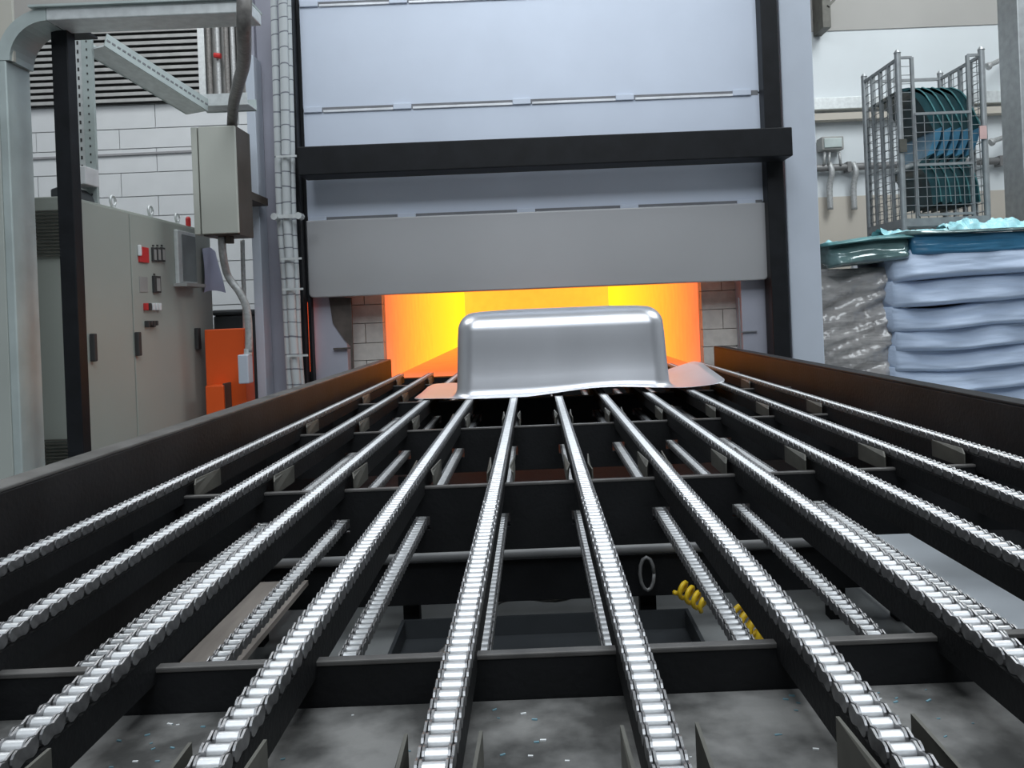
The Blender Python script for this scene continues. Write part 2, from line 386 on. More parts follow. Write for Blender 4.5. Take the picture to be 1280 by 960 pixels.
# paired guide plates: chamfered plates standing on the beams on both sides of each chain
def plate_mesh(flare, L, h):
    m = MB(); t = 0.004
    prof = [(0, 0), (L, 0), (L, h), (0.03, h), (0, h-0.012)]
    def off(y): return flare*(max(0, 1-(L-y)/(L*0.35))**2 + max(0, 1-y/(L*0.3))**2)
    vs = [(off(y), y, z) for y, z in prof] + [(off(y)+t, y, z) for y, z in prof]
    n = 5
    m.add(vs, [(0,1,2,3,4), (9,8,7,6,5)] + [(i,(i+1)%n,n+(i+1)%n,n+i) for i in range(n)])
    me = m.mesh('guide_plate'); me.materials.append(M['bracket']); return me
gp = {s: plate_mesh(0.012*s, 0.19, 0.052) for s in (-1, 1)}
gpn = {s: plate_mesh(0.014*s, 0.30, 0.112) for s in (-1, 1)}
for x in XS:
    for y in BY[1:]:
        for s in (-1, 1):
            o = link('guide_plate', gp[s], cf); o.location = Vector((x+s*0.026, y+0.02, BT-0.012)) - cf.location
    if abs(x) < 0.75:
        for s in (-1, 1):
            o = link('guide_plate', gpn[s], cf); o.location = Vector((x+s*0.027, 0.57, BT-0.067)) - cf.location
# catch tray in the nearest bay, built of bays between the guide bars
tray = MB().add([(GL,0.3,0.832),(GR,0.3,0.832),(GR,1.168,0.832),(GL,1.168,0.832),(GL,0.3,0.826),(GR,0.3,0.826),(GR,1.168,0.826),(GL,1.168,0.826)],
                [(0,1,2,3),(7,6,5,4),(0,4,5,1),(1,5,6,2),(2,6,7,3),(3,7,4,0)]).build('catch_tray', 'tray', cf)
B(GL+0.001, GR-0.001, 3.62, 6.6, 0.44, 0.452).build('under_tray', 'black_steel', cf)
# lower longitudinal rails, cross ties, legs, pipe
B(-1.19, -0.99, 1.25, 3.35, 0.29, 0.31).build('lower_rail', 'plank', cf)
B(1.24, 1.49, 1.25, 3.3, 0.50, 0.515).build('lower_rail', 'pale_rail', cf)
B(GL, GR, 3.42, 3.48, 0.16, 0.34).build('lower_tie', 'black_steel', cf, bevel=0.004)
B(GL, GR, 2.55, 2.60, 0.05, 0.12).build('lower_tie', 'black_steel', cf, bevel=0.004)
for x in (-0.62, 0.42, 1.25):
    B(x, x+0.07, 3.49, 3.55, 0.0, 0.9-0.2).build('leg', 'black_steel', cf)
for y in (0.5, 6.2):
    for x in (GL-0.09, GR+0.02): B(x, x+0.07, y, y+0.07, 0, 0.62).build('leg', 'black_steel', cf)
for x in (GL-0.09, GR+0.02): B(x, x+0.07, 3.44, 3.51, 0, 0.62).build('leg', 'black_steel', cf)
MB().cyl((GL, 3.40, 0.375), (GR, 3.40, 0.375), 0.024, 12).build('cross_pipe', 'pipe', cf, smooth=True)
pts = [(0.44+0.03*math.cos(t), 3.38, 0.27+0.07*math.sin(t)) for t in [i*math.pi/6 for i in range(13)]]
MB().tube(pts, 0.008, 6).build('lifting_eye', 'pipe', cf, smooth=True)

# ------------------------------------------------------------------ chains
def link_poly(n=6):
    R = 0.0106; waist = 0.0072; pts = []
    for k in range(n+1):
        t = -math.pi/2 + math.pi*k/n; pts.append((PIT+R*math.cos(t), R*math.sin(t)))
    pts.append((PIT/2, waist))
    for k in range(n+1):
        t = math.pi/2 + math.pi*k/n; pts.append((R*math.cos(t), R*math.sin(t)))
    pts.append((PIT/2, -waist)); return pts
def plate_mb(m, xo, y, z, t=0.0028, n=6):
    m.prism([(y+p[0], z+p[1]) for p in link_poly(n)], 0, xo-t/2, xo+t/2)
RR = 0.0082; RZ = RT-RR
IN, OUT = 0.0135, 0.0178
def shared(m, name, mm, smooth=False):
    me = m.mesh(name); me.materials.append(M[mm])
    if smooth:
        for p in me.polygons: p.use_smooth = len(p.vertices) == 4
    return me
me_roller = shared(MB().cyl((-0.012, 0, 0), (0.012, 0, 0), RR, 14), 'roller', 'roller', True)
m = MB(); plate_mb(m, 0, 0, 0); me_plate = shared(m, 'link_plate', 'link')
m = MB(); m.cyl((-0.0225, 0, 0), (0.0225, 0, 0), 0.0042, 8); me_pin = shared(m, 'pin', 'link', True)
NEAR = 1.95; Y0C = 0.60
def strand(y0, y1, z, name):
    a, b = MB(), MB(); i0 = int(round((y0-Y0C)/PIT)); i1 = int(round((y1-Y0C)/PIT))
    for i in range(i0, i1):
        y = Y0C+i*PIT
        a.cyl((-0.012, y, z), (0.012, y, z), RR, 8)
        xo = IN if i % 2 else OUT
        for s in (-1, 1): plate_mb(b, s*xo, y, z, n=4)
    return shared(a, name+'_rollers', 'roller', True), shared(b, name+'_links', 'link')
far_r, far_l = strand(NEAR, 6.34, RZ, 'far_strand')
ret_r, ret_l = strand(1.22, 6.30, 0.80-RR, 'return_strand')
ordn = ['first','second','third','fourth','fifth','sixth','seventh','eighth','ninth','tenth','eleventh']
for k, x in enumerate(XS):
    where = '%s from the left guard' % ordn[k] if k < 6 else '%s from the right guard' % ordn[10-k]
    c = thing('roller_chain', (x, 0.6, RT), 'steel roller chain strand running to the furnace, %s' % where, 'chain', 'conveyor chain strands')
    for nm, me in (('far_rollers', far_r), ('far_links', far_l), ('return_rollers', ret_r), ('return_links', ret_l)):
        o = link(nm, me); o.parent = c; o.location = (0, -0.6, -RT); o['kind'] = 'stuff'
    ystart = max(Y0C, abs(x)*FPX/700-0.12)
    i0 = max(0, int(math.ceil((ystart-Y0C)/PIT))); i1 = int(round((NEAR-Y0C)/PIT))
    for i in range(i0, i1):
        y = i*PIT
        o = link('roller', me_roller); o.parent = c; o.location = (0, y, -RR)
        xo = IN if i % 2 else OUT
        for s in (-1, 1):
            o = link('link_plate', me_plate); o.parent = c; o.location = (s*xo, y, -RR)

# ------------------------------------------------------------------ bathtub shell on the chains
def tub():
    t = thing('bathtub_shell', P(704, 488, 4.35), 'raw pressed steel bathtub shell lying upside down on the chains', 'bathtub')
    zf = RT+0.004
    xl, xr = P(569, 470, 4.3).x, P(839, 470, 4.3).x
    cx, hx = (xl+xr)/2, (xr-xl)/2; yf, yb = 4.28, 5.02; cy, hy = (yf+yb)/2, (yb-yf)/2
    H = 0.468
    def warp(x, y):
        u = (x-cx)/hx
        return 0.040*math.exp(-((u-0.50)/0.5)**2)*max(0, 1-(y-yf+0.1)/0.8) + 0.07*max(0, u-1.0)*max(0, (y-yf)/0.4) 
    # loft rings from flange fillet to crown; superellipse-like rounded rectangles
    n = 18
    def ring(ex, ey, rad, z, dz=0):
        pts = []
        for qx, qy, a0 in ((1,-1,-90),(1,1,0),(-1,1,90),(-1,-1,180)):
            for k in range(n):
                a = math.radians(a0+90*k/(n-1))
                x = cx+qx*(ex-rad)+rad*math.cos(a); y = cy+qy*(ey-rad)+rad*math.sin(a)
                pts.append((x, y))
        # subdivide the straight runs
        out = []
        N = len(pts)
        for i in range(N):
            a, b = pts[i], pts[(i+1) % N]; d = math.hypot(a[0]-b[0], a[1]-b[1])
            s = 24 if (i % n) == n-1 else 1
            for j in range(s):
                f = j/s; out.append((a[0]+(b[0]-a[0])*f, a[1]+(b[1]-a[1])*f))
        return [(x, y, z + warp(x, y)*dz) for x, y in out]
    rings = []
    R = 0.115
    for k in range(6):      # concave fillet at the foot
        a = math.pi/2*k/5; rf = 0.045
        rings.append(ring(hx+rf*(1-math.sin(a)), hy+rf*(1-math.sin(a)), 0.10+rf*(1-math.sin(a)), zf+rf*(1-math.cos(a)), 1-0.1*k))
    for k in range(1, 6):
        f = k/6; rings.append(ring(hx-0.012*f, hy-0.02*f-0.022*(1-(1-f)**3), 0.10, zf+0.045+(H-R-0.045)*f, 0.5*(1-f)))
    for k in range(0, 9):   # rounded crown edge
        a = math.pi/2*k/8; i = 0.014+0.085*(1-math.cos(a))
        rings.append(ring(hx-i, hy-0.044-0.15*(1-math.cos(a)), 0.10, zf+H-R+(R-0.012)*math.sin(a)))
    for k, i in enumerate((0.14, 0.20, 0.26, 0.29)):
        rings.append(ring(hx-i, hy-0.07-i, max(0.01, 0.09-0.025*k), zf+H-0.012+0.004+0.002*k))
    m = MB(); N = len(rings[0]); vs = [p for r_ in rings for p in r_]
    fs = [(j*N+i, j*N+(i+1) % N, (j+1)*N+(i+1) % N, (j+1)*N+i) for j in range(len(rings)-1) for i in range(N)]
    fs.append(tuple(range((len(rings)-1)*N, len(rings)*N)))
    m.add(vs, fs); m.build('shell', 'tub', t, smooth=True)
    # flange: ring from the foot outwards, irregular outline, warped
    outer = []
    base = rings[0]
    for (x, y, z) in base:
        u = (x-cx)/hx; v = (y-cy)/hy
        ex = 0.19*max(0, min(1, (abs(u)-0.93)/0.10)); 
        if u > 0: ex *= 1.35
        ey = 0.015 if v < 0 else 0.10
        ey *= min(1, max(0, (abs(v)-0.80)/0.22))
        outer.append((x+math.copysign(ex, u), y+math.copysign(ey, v)*(1.0), z))
    K = 6; vs = []
    for q in range(K+1):
        f = q/K
        for b, o in zip(base, outer):
            x = b[0]+(o[0]-b[0])*f; y = b[1]+(o[1]-b[1])*f
            z = zf+warp(x, y)
            ux = max(0, (abs(x-cx)-hx-0.03))
            z += 0.10*ux*ux*4 if x > cx else -0.0
            if x < cx: z += 0.05*ux*max(0, (y-cy)/hy)
            z += 0.006*math.sin(9*x)*f
            vs.append((x, y, max(z, zf)))
    low = [(v[0], v[1], v[2]-0.0025) for v in vs]; n0 = len(vs)
    fs = []
    for q in range(K):
        for i in range(N):
            f_ = (q*N+i, q*N+(i+1) % N, (q+1)*N+(i+1) % N, (q+1)*N+i)
            fs.append(f_); fs.append(tuple(n0+i_ for i_ in reversed(f_)))
    for i in range(N):
        a, b = K*N+i, K*N+(i+1) % N; fs.append((a, b, n0+b, n0+a))
    MB().add(vs+low, fs).build('flange', 'tub', t, smooth=True)
tub()

# ------------------------------------------------------------------ left side: cabinet
CX, CY0, CY1, CT = -2.63, 4.60, 6.56, 2.18
cab = thing('control_cabinet', (CX-0.3, 5.6, 0), 'tall beige electrical control cabinet with switches on its doors', 'cabinet')
B(CX-0.62, CX-0.03, CY0+0.01, CY1, 0.1, CT).build('body', 'beige', cab, bevel=0.006)
B(CX-0.60, CX-0.05, CY0+0.03, CY1-0.02, 0, 0.1).build('plinth', 'beige_dark', cab)
def cpt(px, py):   # pixel to a point on the cabinet front plane x = CX
    a = (px-VPX)/FPX; b = (VPY-py)/FPX
    Y = CX/(a*cr+b*sr); return P(px, py, Y)
ysm = cpt(166, 380).y
d1 = B(CX-0.028, CX, CY0+0.015, ysm-0.006, 0.13, CT-0.02).build('cabinet_door', 'beige', cab, bevel=0.004)
d2 = B(CX-0.028, CX, ysm+0.006, CY1-0.01, 0.13, CT-0.02).build('cabinet_door', 'beige', cab, bevel=0.004)
def on_cab(name, px0, py0, px1, py1, depth, m, parent, bevel=0.0):
    a, b = cpt(px0, (py0+py1)/2), cpt(px1, (py0+py1)/2); mx = (px0+px1)/2
    z0, z1 = cpt(mx, py1).z, cpt(mx, py0).z
    return B(CX, CX+depth, a.y, b.y, z0, z1).build(name, m, parent, bevel=bevel)
on_cab('handle', 112, 417, 116, 452, 0.03, 'beige_dark', d1, 0.006)
on_cab('handle', 168, 415, 172, 445, 0.03, 'beige_dark', d2, 0.006)
on_cab('handle', 243, 410, 247, 437, 0.03, 'beige_dark', d2, 0.006)
on_cab('switch_plate', 172.5, 309, 184, 328, 0.012, 'red', d2)
on_cab('main_switch', 171.5, 306, 174, 320, 0.02, 'white_plastic', d2, 0.006)
for k in range(3):
    o = on_cab('meter', 189+5.4*k, 309.5, 193.6+5.4*k, 327, 0.015, 'beige_dark', d2, 0.003)
    on_cab('meter_face', 190+5.4*k, 312, 192.9+5.4*k, 325, 0.017, 'louver', o)
    on_cab('label_plate', 190+5.4*k, 306, 192+5.4*k, 308, 0.004, 'beige_dark', d2)
o = on_cab('controller', 190, 345, 198, 366, 0.02, 'beige_dark', d2, 0.003); on_cab('controller_face', 192.5, 348, 196.5, 364, 0.023, 'louver', o)
on_cab('label_plate', 191.5, 342, 193.5, 344, 0.004, 'beige_dark', d2)
on_cab('blank_plate', 174, 346, 184, 365, 0.004, 'louver', d2)
for k in range(5):
    on_cab('push_button', 179+4.1*k, 379, 181.6+4.1*k, 388, 0.025, ['red','beige_dark','white_plastic','white_plastic','white_plastic'][k], d2, 0.004)
for k in range(4):
    on_cab('push_button', 180.5+3.4*k, 401, 182.8+3.4*k, 409-(k%2)*2, 0.03, 'beige_dark', d2, 0.004)
w_ = on_cab('display_frame', 218, 290, 241, 357, 0.03, 'galv_light', d2, 0.006)
on_cab('display_pane', 223, 295, 240, 352, 0.033, 'glass_dark', w_)
on_cab('display_shelf', 217, 355, 241, 359, 0.10, 'louver', w_)
# louvres on the near end
for k in range(14):
    z = P(60, 264+4.3*k, CY0).z
    MB().bar((P(38,300,CY0).x, CY0-0.004, z), (P(79,300,CY0).x, CY0-0.004, z), 0.014, 0.008).build('louvre', 'bracket', cab)
for k in range(9):
    z = P(70, 550+4.3*k, CY0).z
    MB().bar((P(50,560,CY0).x, CY0-0.004, z), (P(92,560,CY0).x, CY0-0.004, z), 0.014, 0.008).build('louvre', 'bracket', cab)
# lifting eyes and red beacon on top
for px, py in ((151, 252), (197, 264), (230, 276)):
    q = cpt(px, py+5); c = Vector((CX-0.05, q.y, CT+0.045))
    pts = [(c.x, c.y+0.032*math.cos(t), c.z+0.032*math.sin(t)) for t in [i*math.pi/8 for i in range(17)]]
    MB().tube(pts, 0.008, 6).cyl((c.x, c.y, CT), (c.x, c.y, CT+0.02), 0.016, 8).build('lifting_eye', 'galv_light', cab, smooth=True)
q = cpt(242, 286)
MB().cyl((CX-0.04, q.y, CT), (CX-0.04, q.y, CT+0.06), 0.02, 10).cyl((CX-0.04, q.y, CT+0.06), (CX-0.04, q.y, CT+0.075), 0.02, 10, 0.01).build('beacon', 'red', cab, smooth=True)
# paper sheets hung on the cabinet
pa = cpt(252, 345); pb = cpt(269, 345); z1 = cpt(256, 312).z; z0 = cpt(256, 366).z
vs = []; nr = 8
for j in range(nr+1):
    for i in range(7):
        f = i/6; g = j/nr
        vs.append((CX+0.012+0.05*f*g+0.012*math.sin(5*f+3*g), pa.y+(pb.y-pa.y)*f*1.05, z1+(z0-z1)*g+0.02*math.sin(3*f)))
n0 = len(vs); vs2 = [(a+0.003, b, c) for a, b, c in vs]
fs = [(j*7+i, j*7+i+1, (j+1)*7+i+1, (j+1)*7+i) for j in range(nr) for i in range(6)]
tag(MB().add(vs+vs2, fs+[tuple(n0+k for k in reversed(f)) for f in fs]).build('paper_sheets', 'paper', None, smooth=True, origin=(CX+0.02, pa.y, z0)),
    'lilac-white paper sheets hanging on the far door of the beige cabinet', 'paper')
# things on top of the cabinet
wb = B(P(92,230,4.85).x, P(113,230,4.85).x, 4.8, 4.95, CT+0.1, CT+0.21).build('white_box', 'white_plastic', None, bevel=0.006, origin=(-2.75, 4.85, CT+0.1))
tag(wb, 'small white junction box on the slotted upright above the beige cabinet', 'box')
tag(MB().prism([(-2.82+0.0, CT+0.0), (-2.68, CT+0.0), (-2.70, CT+0.05), (-2.74, CT+0.085), (-2.82, CT+0.06)], 1, 4.70, 5.0).build('tool_pouch', 'dark_plastic', None, bevel=0.01, origin=(-2.75, 4.8, CT)),
    'dark tool lying on the beige cabinet top beside the black post', 'tool')

# black post
bp = thing('black_post', P(98, 560, 4.3).xy.to_3d(), 'slim black square post in front of the beige cabinet', 'post')
xp0, xp1 = P(79, 300, 4.3).x, P(99, 300, 4.3).x
zt = P(75, 41, 4.3).z
B(xp0, xp1, 4.26, 4.34, 0.012, zt).build('shaft', 'frame_black', bp, bevel=0.004)
B(xp0-0.08, xp1+0.08, 4.2, 4.42, zt, zt+0.012).build('head_plate', 'frame_black', bp)
B(xp0-0.05, xp1+0.05, 4.22, 4.38, 0, 0.012).build('foot_plate', 'frame_black', bp)

# galvanised cable duct: vertical trunk, curved elbow, horizontal run
gd = thing('cable_duct', P(20, 560, 4.25).xy.to_3d(), 'galvanised sheet cable duct rising at far left and turning across', 'duct')
xv0, xv1 = P(-90, 330, 4.25).x, P(37, 330, 4.25).x
zv = P(22, 85, 4.25).z; ztop = P(60, 22, 4.25).z
xh1 = P(325, 20, 4.3).x
B(xv0, xv1-0.045, 4.12, 4.16, 0, zv).build('trunk_face', 'trunk', gd, bevel=0.004)
B(xv1-0.045, xv1, 4.122, 4.32, 0, zv).build('trunk_side', 'galv', gd, bevel=0.006)
R0 = ztop-zv; cxx = xv1-0.045+R0
outer_pts = []
m = MB(); K = 10
pr = []
for k in range(K+1):
    a = math.pi - math.pi/2*k/K
    for rr in (R0, R0-0.065):
        for yy in (4.12, 4.32): pr.append((cxx+rr*math.cos(a), yy, zv+rr*math.sin(a)))
fs = []
for k in range(K):
    a, b = 4*k, 4*(k+1)
    fs += [(a, a+1, b+1, b), (a+2, b+2, b+3, a+3), (a, b, b+2, a+2), (a+1, a+3, b+3, b+1)]
m.add(pr, fs+[(0,2,3,1), (4*K, 4*K+1, 4*K+3, 4*K+2)]).build('elbow', 'galv', gd)
B(cxx, xh1, 4.12, 4.32, ztop-0.065, ztop).build('horizontal_run', 'galv_light', gd, bevel=0.006)
B(cxx-0.08, xh1, 4.10, 4.34, ztop, ztop+0.012).build('cover_strip', 'galv', gd)
B(xv0, cxx-R0*0.72, 4.14, 4.16, zv, ztop+0.3).build('upper_sheet', 'cream', gd)
MB().bar((xv0, 4.105, P(10,86,4.1).z), (xv1-0.03, 4.105, P(22,83,4.1).z), 0.008, 0.012).build('strap', 'dark_plastic', gd)

# slotted uprights and diagonal tray
su = thing('slotted_upright', (P(105,200,4.9).x, 4.9, CT), 'perforated galvanised strut upright standing on the beige cabinet', 'strut')
xa, xb = P(96, 150, 4.95).x, P(120, 150, 4.95).x
ztu = P(100, 45, 4.95).z
B(xa+0.055, xb, 4.93, 4.955, CT, ztu).build('web', 'galv', su)
B(xa, xa+0.055, 4.95, 4.975, CT, ztu).build('flange', 'galv_light', su)
k = 0; z = CT+0.06
while z < ztu-0.04:
    B(xa+0.018, xa+0.028, 4.947, 4.951, z, z+0.022).build('slot', 'beige_dark', su)
    z += 0.055
z = CT+0.05
while z < ztu-0.04:
    B(xa+0.085, xa+0.093, 4.927, 4.931, z, z+0.012).build('slot', 'beige_dark', su)
    z += 0.05
dt = thing('diagonal_cable_tray', P(185, 95, 5.3), 'perforated galvanised cable tray slanting down from the upright to the junction box', 'cable tray')
A_, B_ = P(118, 60, 5.0), P(247, 140, 5.75)
dirv = (B_-A_).normalized()
MB().bar(A_, B_, 0.20, 0.012).build('tray_bed', 'galv_light', dt)
side = dirv.cross(Vector((0,0,1))).normalized()
for s in (-1, 1):
    MB().bar(A_+side*0.10*s+Vector((0,0,0.035)), B_+side*0.10*s+Vector((0,0,0.035)), 0.008, 0.085).build('tray_side', 'galv', dt)
nsl = 22
for i in range(nsl):
    q = A_.lerp(B_, (i+0.5)/nsl)+side*0.1045*(-1 if side.y > 0 else 1)+Vector((0, 0, 0.035))
    MB().bar(q-dirv*0.012, q+dirv*0.012, 0.004, 0.012).build('slot', 'slot', dt)
ht = thing('level_cable_tray', P(285, 130, 5.75), 'short level galvanised cable tray above the beige junction box', 'cable tray')
a, b = P(250, 132, 5.78), P(313, 124, 5.78)
B(a.x, b.x, 5.72, 5.9, b.z-0.05, b.z-0.04).build('tray_bed', 'galv_light', ht)
B(a.x, b.x, 5.71, 5.72, b.z-0.055, b.z+0.03).build('tray_side', 'galv_light', ht)
B(a.x, b.x, 5.9, 5.91, b.z-0.055, b.z+0.03).build('tray_side', 'galv', ht)

# louvred grille on the wall
M['slat'] = mat('slat_grey', (0.42, 0.42, 0.41), 0.5)
gr = thing('wall_louvre', P(140, 85, WY-0.1), 'grey louvred ventilation grille high on the white block wall', 'grille')
gx0, gx1 = P(20, 90, WY-0.1).x, P(251, 90, WY-0.1).x
g0, g1 = P(140, 130, WY-0.1).z, P(140, 36, WY-0.1).z
B(gx0, gx1, WY-0.06, WY-0.04, g0, g1).build('back_sheet', 'beige_dark', gr)
ns = 12
for i in range(ns):
    z = g0 + (g1-g0)*(i+0.5)/ns; h = (g1-g0)/ns
    MB().prism([(WY-0.16, z-h*0.40), (WY-0.15, z-h*0.45), (WY-0.07, z+h*0.16), (WY-0.16, z+h*0.10)], 0, gx0, gx1).build('slat', 'slat', gr)
B(gx1, gx1+0.10, WY-0.18, WY-0.03, g0, g1+0.1).build('side_frame', 'galv_light', gr)
# grey service panel right of grille with pipes
sp = thing('service_panel', P(280, 80, WY-0.1), 'dark grey panel with vertical pipes beside the wall grille', 'panel')
B(gx1+0.12, P(318,80,WY-0.1).x, WY-0.12, WY-0.06, g0, g1+0.3).build('sheet', 'louver', sp)
for px in (262, 273, 284, 292, 300, 306):
    q = P(px, 80, WY-0.2); MB().cyl((q.x, q.y, g0), (q.x, q.y, g1+0.2), 0.04, 8).build('pipe', 'conduit_light' if px in (273, 292) else 'conduit', sp, smooth=True)
MB().cyl(P(268, 69, WY-0.3), P(276, 70, WY-0.3), 0.04, 8).build('valve', 'red', sp)
# wall behind grille top: beige band
B(-8.6, -2.62, WY-0.05, WY-0.032, g1+0.02, 9).build('upper_band', 'wall_upper', wl)
MB().bar(P(30, 199, WY-0.05), P(245, 189, WY-0.05), 0.04, 0.03).build('ledge', 'ledge', wl)

# junction box on the column
jb = thing('junction_box', P(275, 290, 5.75), 'beige sheet-steel junction box mounted beside the lilac column', 'box')
jx0, jx1 = P(250, 220, 5.7).x, P(296, 220, 5.7).x
jz0, jz1 = P(272, 294, 5.7).z, P(272, 157, 5.7).z
B(jx0, jx1, 5.72, 6.0, jz0, jz1).build('body', 'box_side', jb, bevel=0.004)
B(jx0, jx1, 5.69, 5.72, jz0+0.01, jz1-0.005).build('cover', 'beige_box', jb, bevel=0.006)
B(jx0-0.055, jx0-0.012, 5.70, 5.98, jz0+0.01, jz1-0.005).build('side_cover', 'beige_box', jb, bevel=0.004)
B(jx0+0.02, jx1-0.02, 6.0, 6.42, jz0+0.3, jz0+0.36).build('mounting_arm', 'box_side', jb)
MB().cyl((jx0+0.15, 5.82, jz0-0.05), (jx0+0.15, 5.82, jz0), 0.03, 10).build('cable_gland', 'box_side', jb, smooth=True)
# conduits
pts = smooth_path([P(306, -25, 4.02), P(305, 30, 4.02), P(305, 75, 4.5), P(298, 105, 5.1), P(292, 130, 5.55), P(290, 160, 5.85)])
tag(MB().tube(pts, 0.038, 10).build('flexible_conduit', 'conduit', None, smooth=True, origin=pts[-1]), 'brown-grey flexible conduit dropping into the top of the junction box', 'conduit')
pts = smooth_path([P(277, 296, 5.82), P(279, 320, 5.85), P(285, 345, 5.95), P(299, 365, 5.97), P(308, 385, 5.99), P(311, 410, 6.0), P(311, 440, 6.0)])
tag(MB().tube(pts, 0.028, 10).build('flexible_conduit', 'conduit_light', None, smooth=True, origin=pts[0]), 'pale flexible conduit curving from under the junction box to the column', 'conduit')
pts = smooth_path([P(303, 300, 6.35), P(304, 340, 6.35), P(307, 440, 6.35), P(307, 620, 6.35)])
tag(MB().tube(pts, 0.018, 8).build('straight_conduit', 'conduit_light', None, smooth=True, origin=pts[-1]), 'thin straight conduit running down behind the curved pale conduit', 'conduit')
sb = thing('socket_box', P(305, 478, 6.0), 'small grey socket box on the column above the orange unit', 'box')
B(P(301,460,6.0).x, P(314,460,6.0).x, 5.94, 6.04, P(305,479,6.0).z, P(305,443,6.0).z).build('body', 'pale_column', sb, bevel=0.008)
MB().cyl(P(310, 436, 6.0), P(310, 443, 6.0), 0.03, 10).build('gland', 'galv_light', sb, smooth=True)
# orange unit
ou = thing('orange_unit', (P(285,515,6.2).x, 6.3, 0), 'bright orange steel machine box beside the lilac column', 'machine')
B(P(257,460,6.15).x, P(306,460,6.15).x, 6.15, 6.36, 0, P(285,411,6.15).z).build('body', 'orange', ou, bevel=0.008)
B(P(257,500,6.0).x, P(280,500,6.0).x, 6.0, 6.14, 0, P(270,482,6.0).z).build('front_step', 'orange', ou, bevel=0.008)
B(P(281,500,6.05).x, P(284,500,6.05).x, 6.02, 6.14, 0, P(270,480,6.0).z).build('step_edge', 'box_side', ou)
B(P(284,500,6.1).x, P(309,500,6.1).x, 6.10, 6.148, 0, P(300,509,6.1).z).build('base_strip', 'dark_plastic', ou)
bn = thing('dark_bin', (P(288,400,6.9).x, 6.95, 0), 'dark grey bin standing behind the orange machine box', 'bin')
B(P(266,400,6.8).x, P(306,400,6.8).x, 6.8, 7.2, 0, P(288,394,6.8).z).build('body', 'dark_plastic', bn, bevel=0.02)
B(P(264,400,6.78).x, P(307,400,6.78).x, 6.78, 7.22, P(288,394,6.8).z, P(288,387,6.8).z).build('lid', 'dark_plastic', bn, bevel=0.02)

# braided hoses
for nm, pxs, r_, lab in (('a', [(342,-20),(344,60),(347,170),(350,270),(356,350),(360,430),(364,500)], 0.028, 'white braided hose nearest the lilac column, left of the bundle'),
                      ('b', [(353,-20),(355,60),(357,170),(359,270),(363,350),(367,430),(373,500)], 0.034, 'thick pale hose in the middle of the bundle on the furnace front'),
                      ('c', [(360,-20),(362,60),(365,170),(367,270),(371,350),(374,430),(379,500)], 0.022, 'thin braided hose next to the black post, right of the bundle')):
    pts = smooth_path([P(a, b, 6.34 if nm != 'b' else 6.30) for a, b in pxs])
    tag(MB().tube(pts, r_, 10).build('braided_hose', 'braid', None, smooth=True, origin=pts[-1]), lab, 'hose', 'hoses on the furnace front')
for py, dx in ((196, 0), (271, 2), (324, 6), (362, 8), (445, 14)):
    big = py == 271
    a, b = P(345+dx if not big else 344, py, 6.25), P(371+dx if not big else 374, py-1, 6.25)
    c = thing('hose_clamp', a, 'galvanised clamp bolt across the hoses beside the crossbar height' if big else 'thin pale tie across the hose bundle at %s' % {196:'the black crossbar','324':'',324:'the lower door panel',362:'the skirt bottom',445:'the side guard'}[py], 'clamp')
    MB().bar(a, b, 0.012, 0.03 if big else 0.016).build('strap', 'galv_light', c)
    if big:
        for q in (a, b): MB().cyl(q-Vector((0,0.03,0)), q+Vector((0,0.06,0)), 0.028, 8).build('bolt', 'galv_light', c)

# ------------------------------------------------------------------ right wall fittings
WR = WY-0.12
ct = thing('wall_cable_tray', P(1140, 130, WR), 'long pale cable trunking running along the right wall', 'trunking')
a, b = P(1010, 134, WR), P(1300, 122, WR)
B(a.x, b.x, WR-0.05, WY-0.021, b.z-0.06, b.z+0.12).build('trunk', 'galv_light', ct, bevel=0.01)
B(a.x, b.x, WR-0.07, WY-0.022, b.z-0.22, b.z-0.12).build('lower_strip', 'dado', ct)
cp = thing('wall_conduit', P(1140, 205, WR), 'thick grey pipe running along the right wall behind the cage', 'pipe')
a, b = P(1010, 209, WR), P(1300, 199, WR)
MB().cyl((a.x, WR, b.z), (b.x, WR, b.z), 0.055, 10).build('pipe_run', 'pipe', cp, smooth=True)
for px in (1060, 1150, 1250):
    q = P(px, 205, WR); B(q.x-0.03, q.x+0.03, WR-0.06, WY-0.022, b.z-0.08, b.z+0.07).build('pipe_clip', 'pipe', cp)
eb = thing('wall_switch_box', P(1040, 200, WR), 'grey electrical box with cables on the right wall', 'box')
p0, p1 = P(1027, 188, WR-0.1), P(1054, 170, WR-0.1)
B(p0.x, p1.x, WR-0.12, WY-0.021, p0.z, p1.z).build('body', 'louver', eb, bevel=0.015)
B(p0.x+0.03, p1.x-0.03, WR-0.14, WR-0.12, p0.z+0.03, p1.z-0.03).build('cover', 'galv', eb, bevel=0.01)
for px in (1031, 1037, 1049):
    q = P(px, 190, WR-0.06); q2 = P(px+(-1 if px < 1045 else 2), 206, WR-0.06)
    MB().tube([q, (q+q2)/2, q2], 0.02, 6).build('cable', 'conduit_light', eb, smooth=True)
for px in (1036, 1066):
    q = P(px, 204, WR-0.02); q2 = P(px+2, 262, WR-0.02)
    tag(MB().tube(smooth_path([q, P(px+4, 215, WR-0.06), (q+q2)/2, q2]), 0.045, 8).build('drop_cable', 'conduit_light', None, smooth=True, origin=q2),
        'pale cable dropping down the beige dado below the %s' % ('grey wall box' if px == 1036 else 'thick wall pipe left of the cage'), 'cable')
hb = thing('ceiling_bracket', P(1035, 20, WR-0.3), 'dark steel bracket high on the right wall', 'bracket')
a, b = P(1029, 34, WR-0.3), P(1038, 6, WR-0.3)
B(a.x, b.x, WR-0.3, WY-0.021, a.z, b.z+0.4).build('arm', 'bracket', hb)
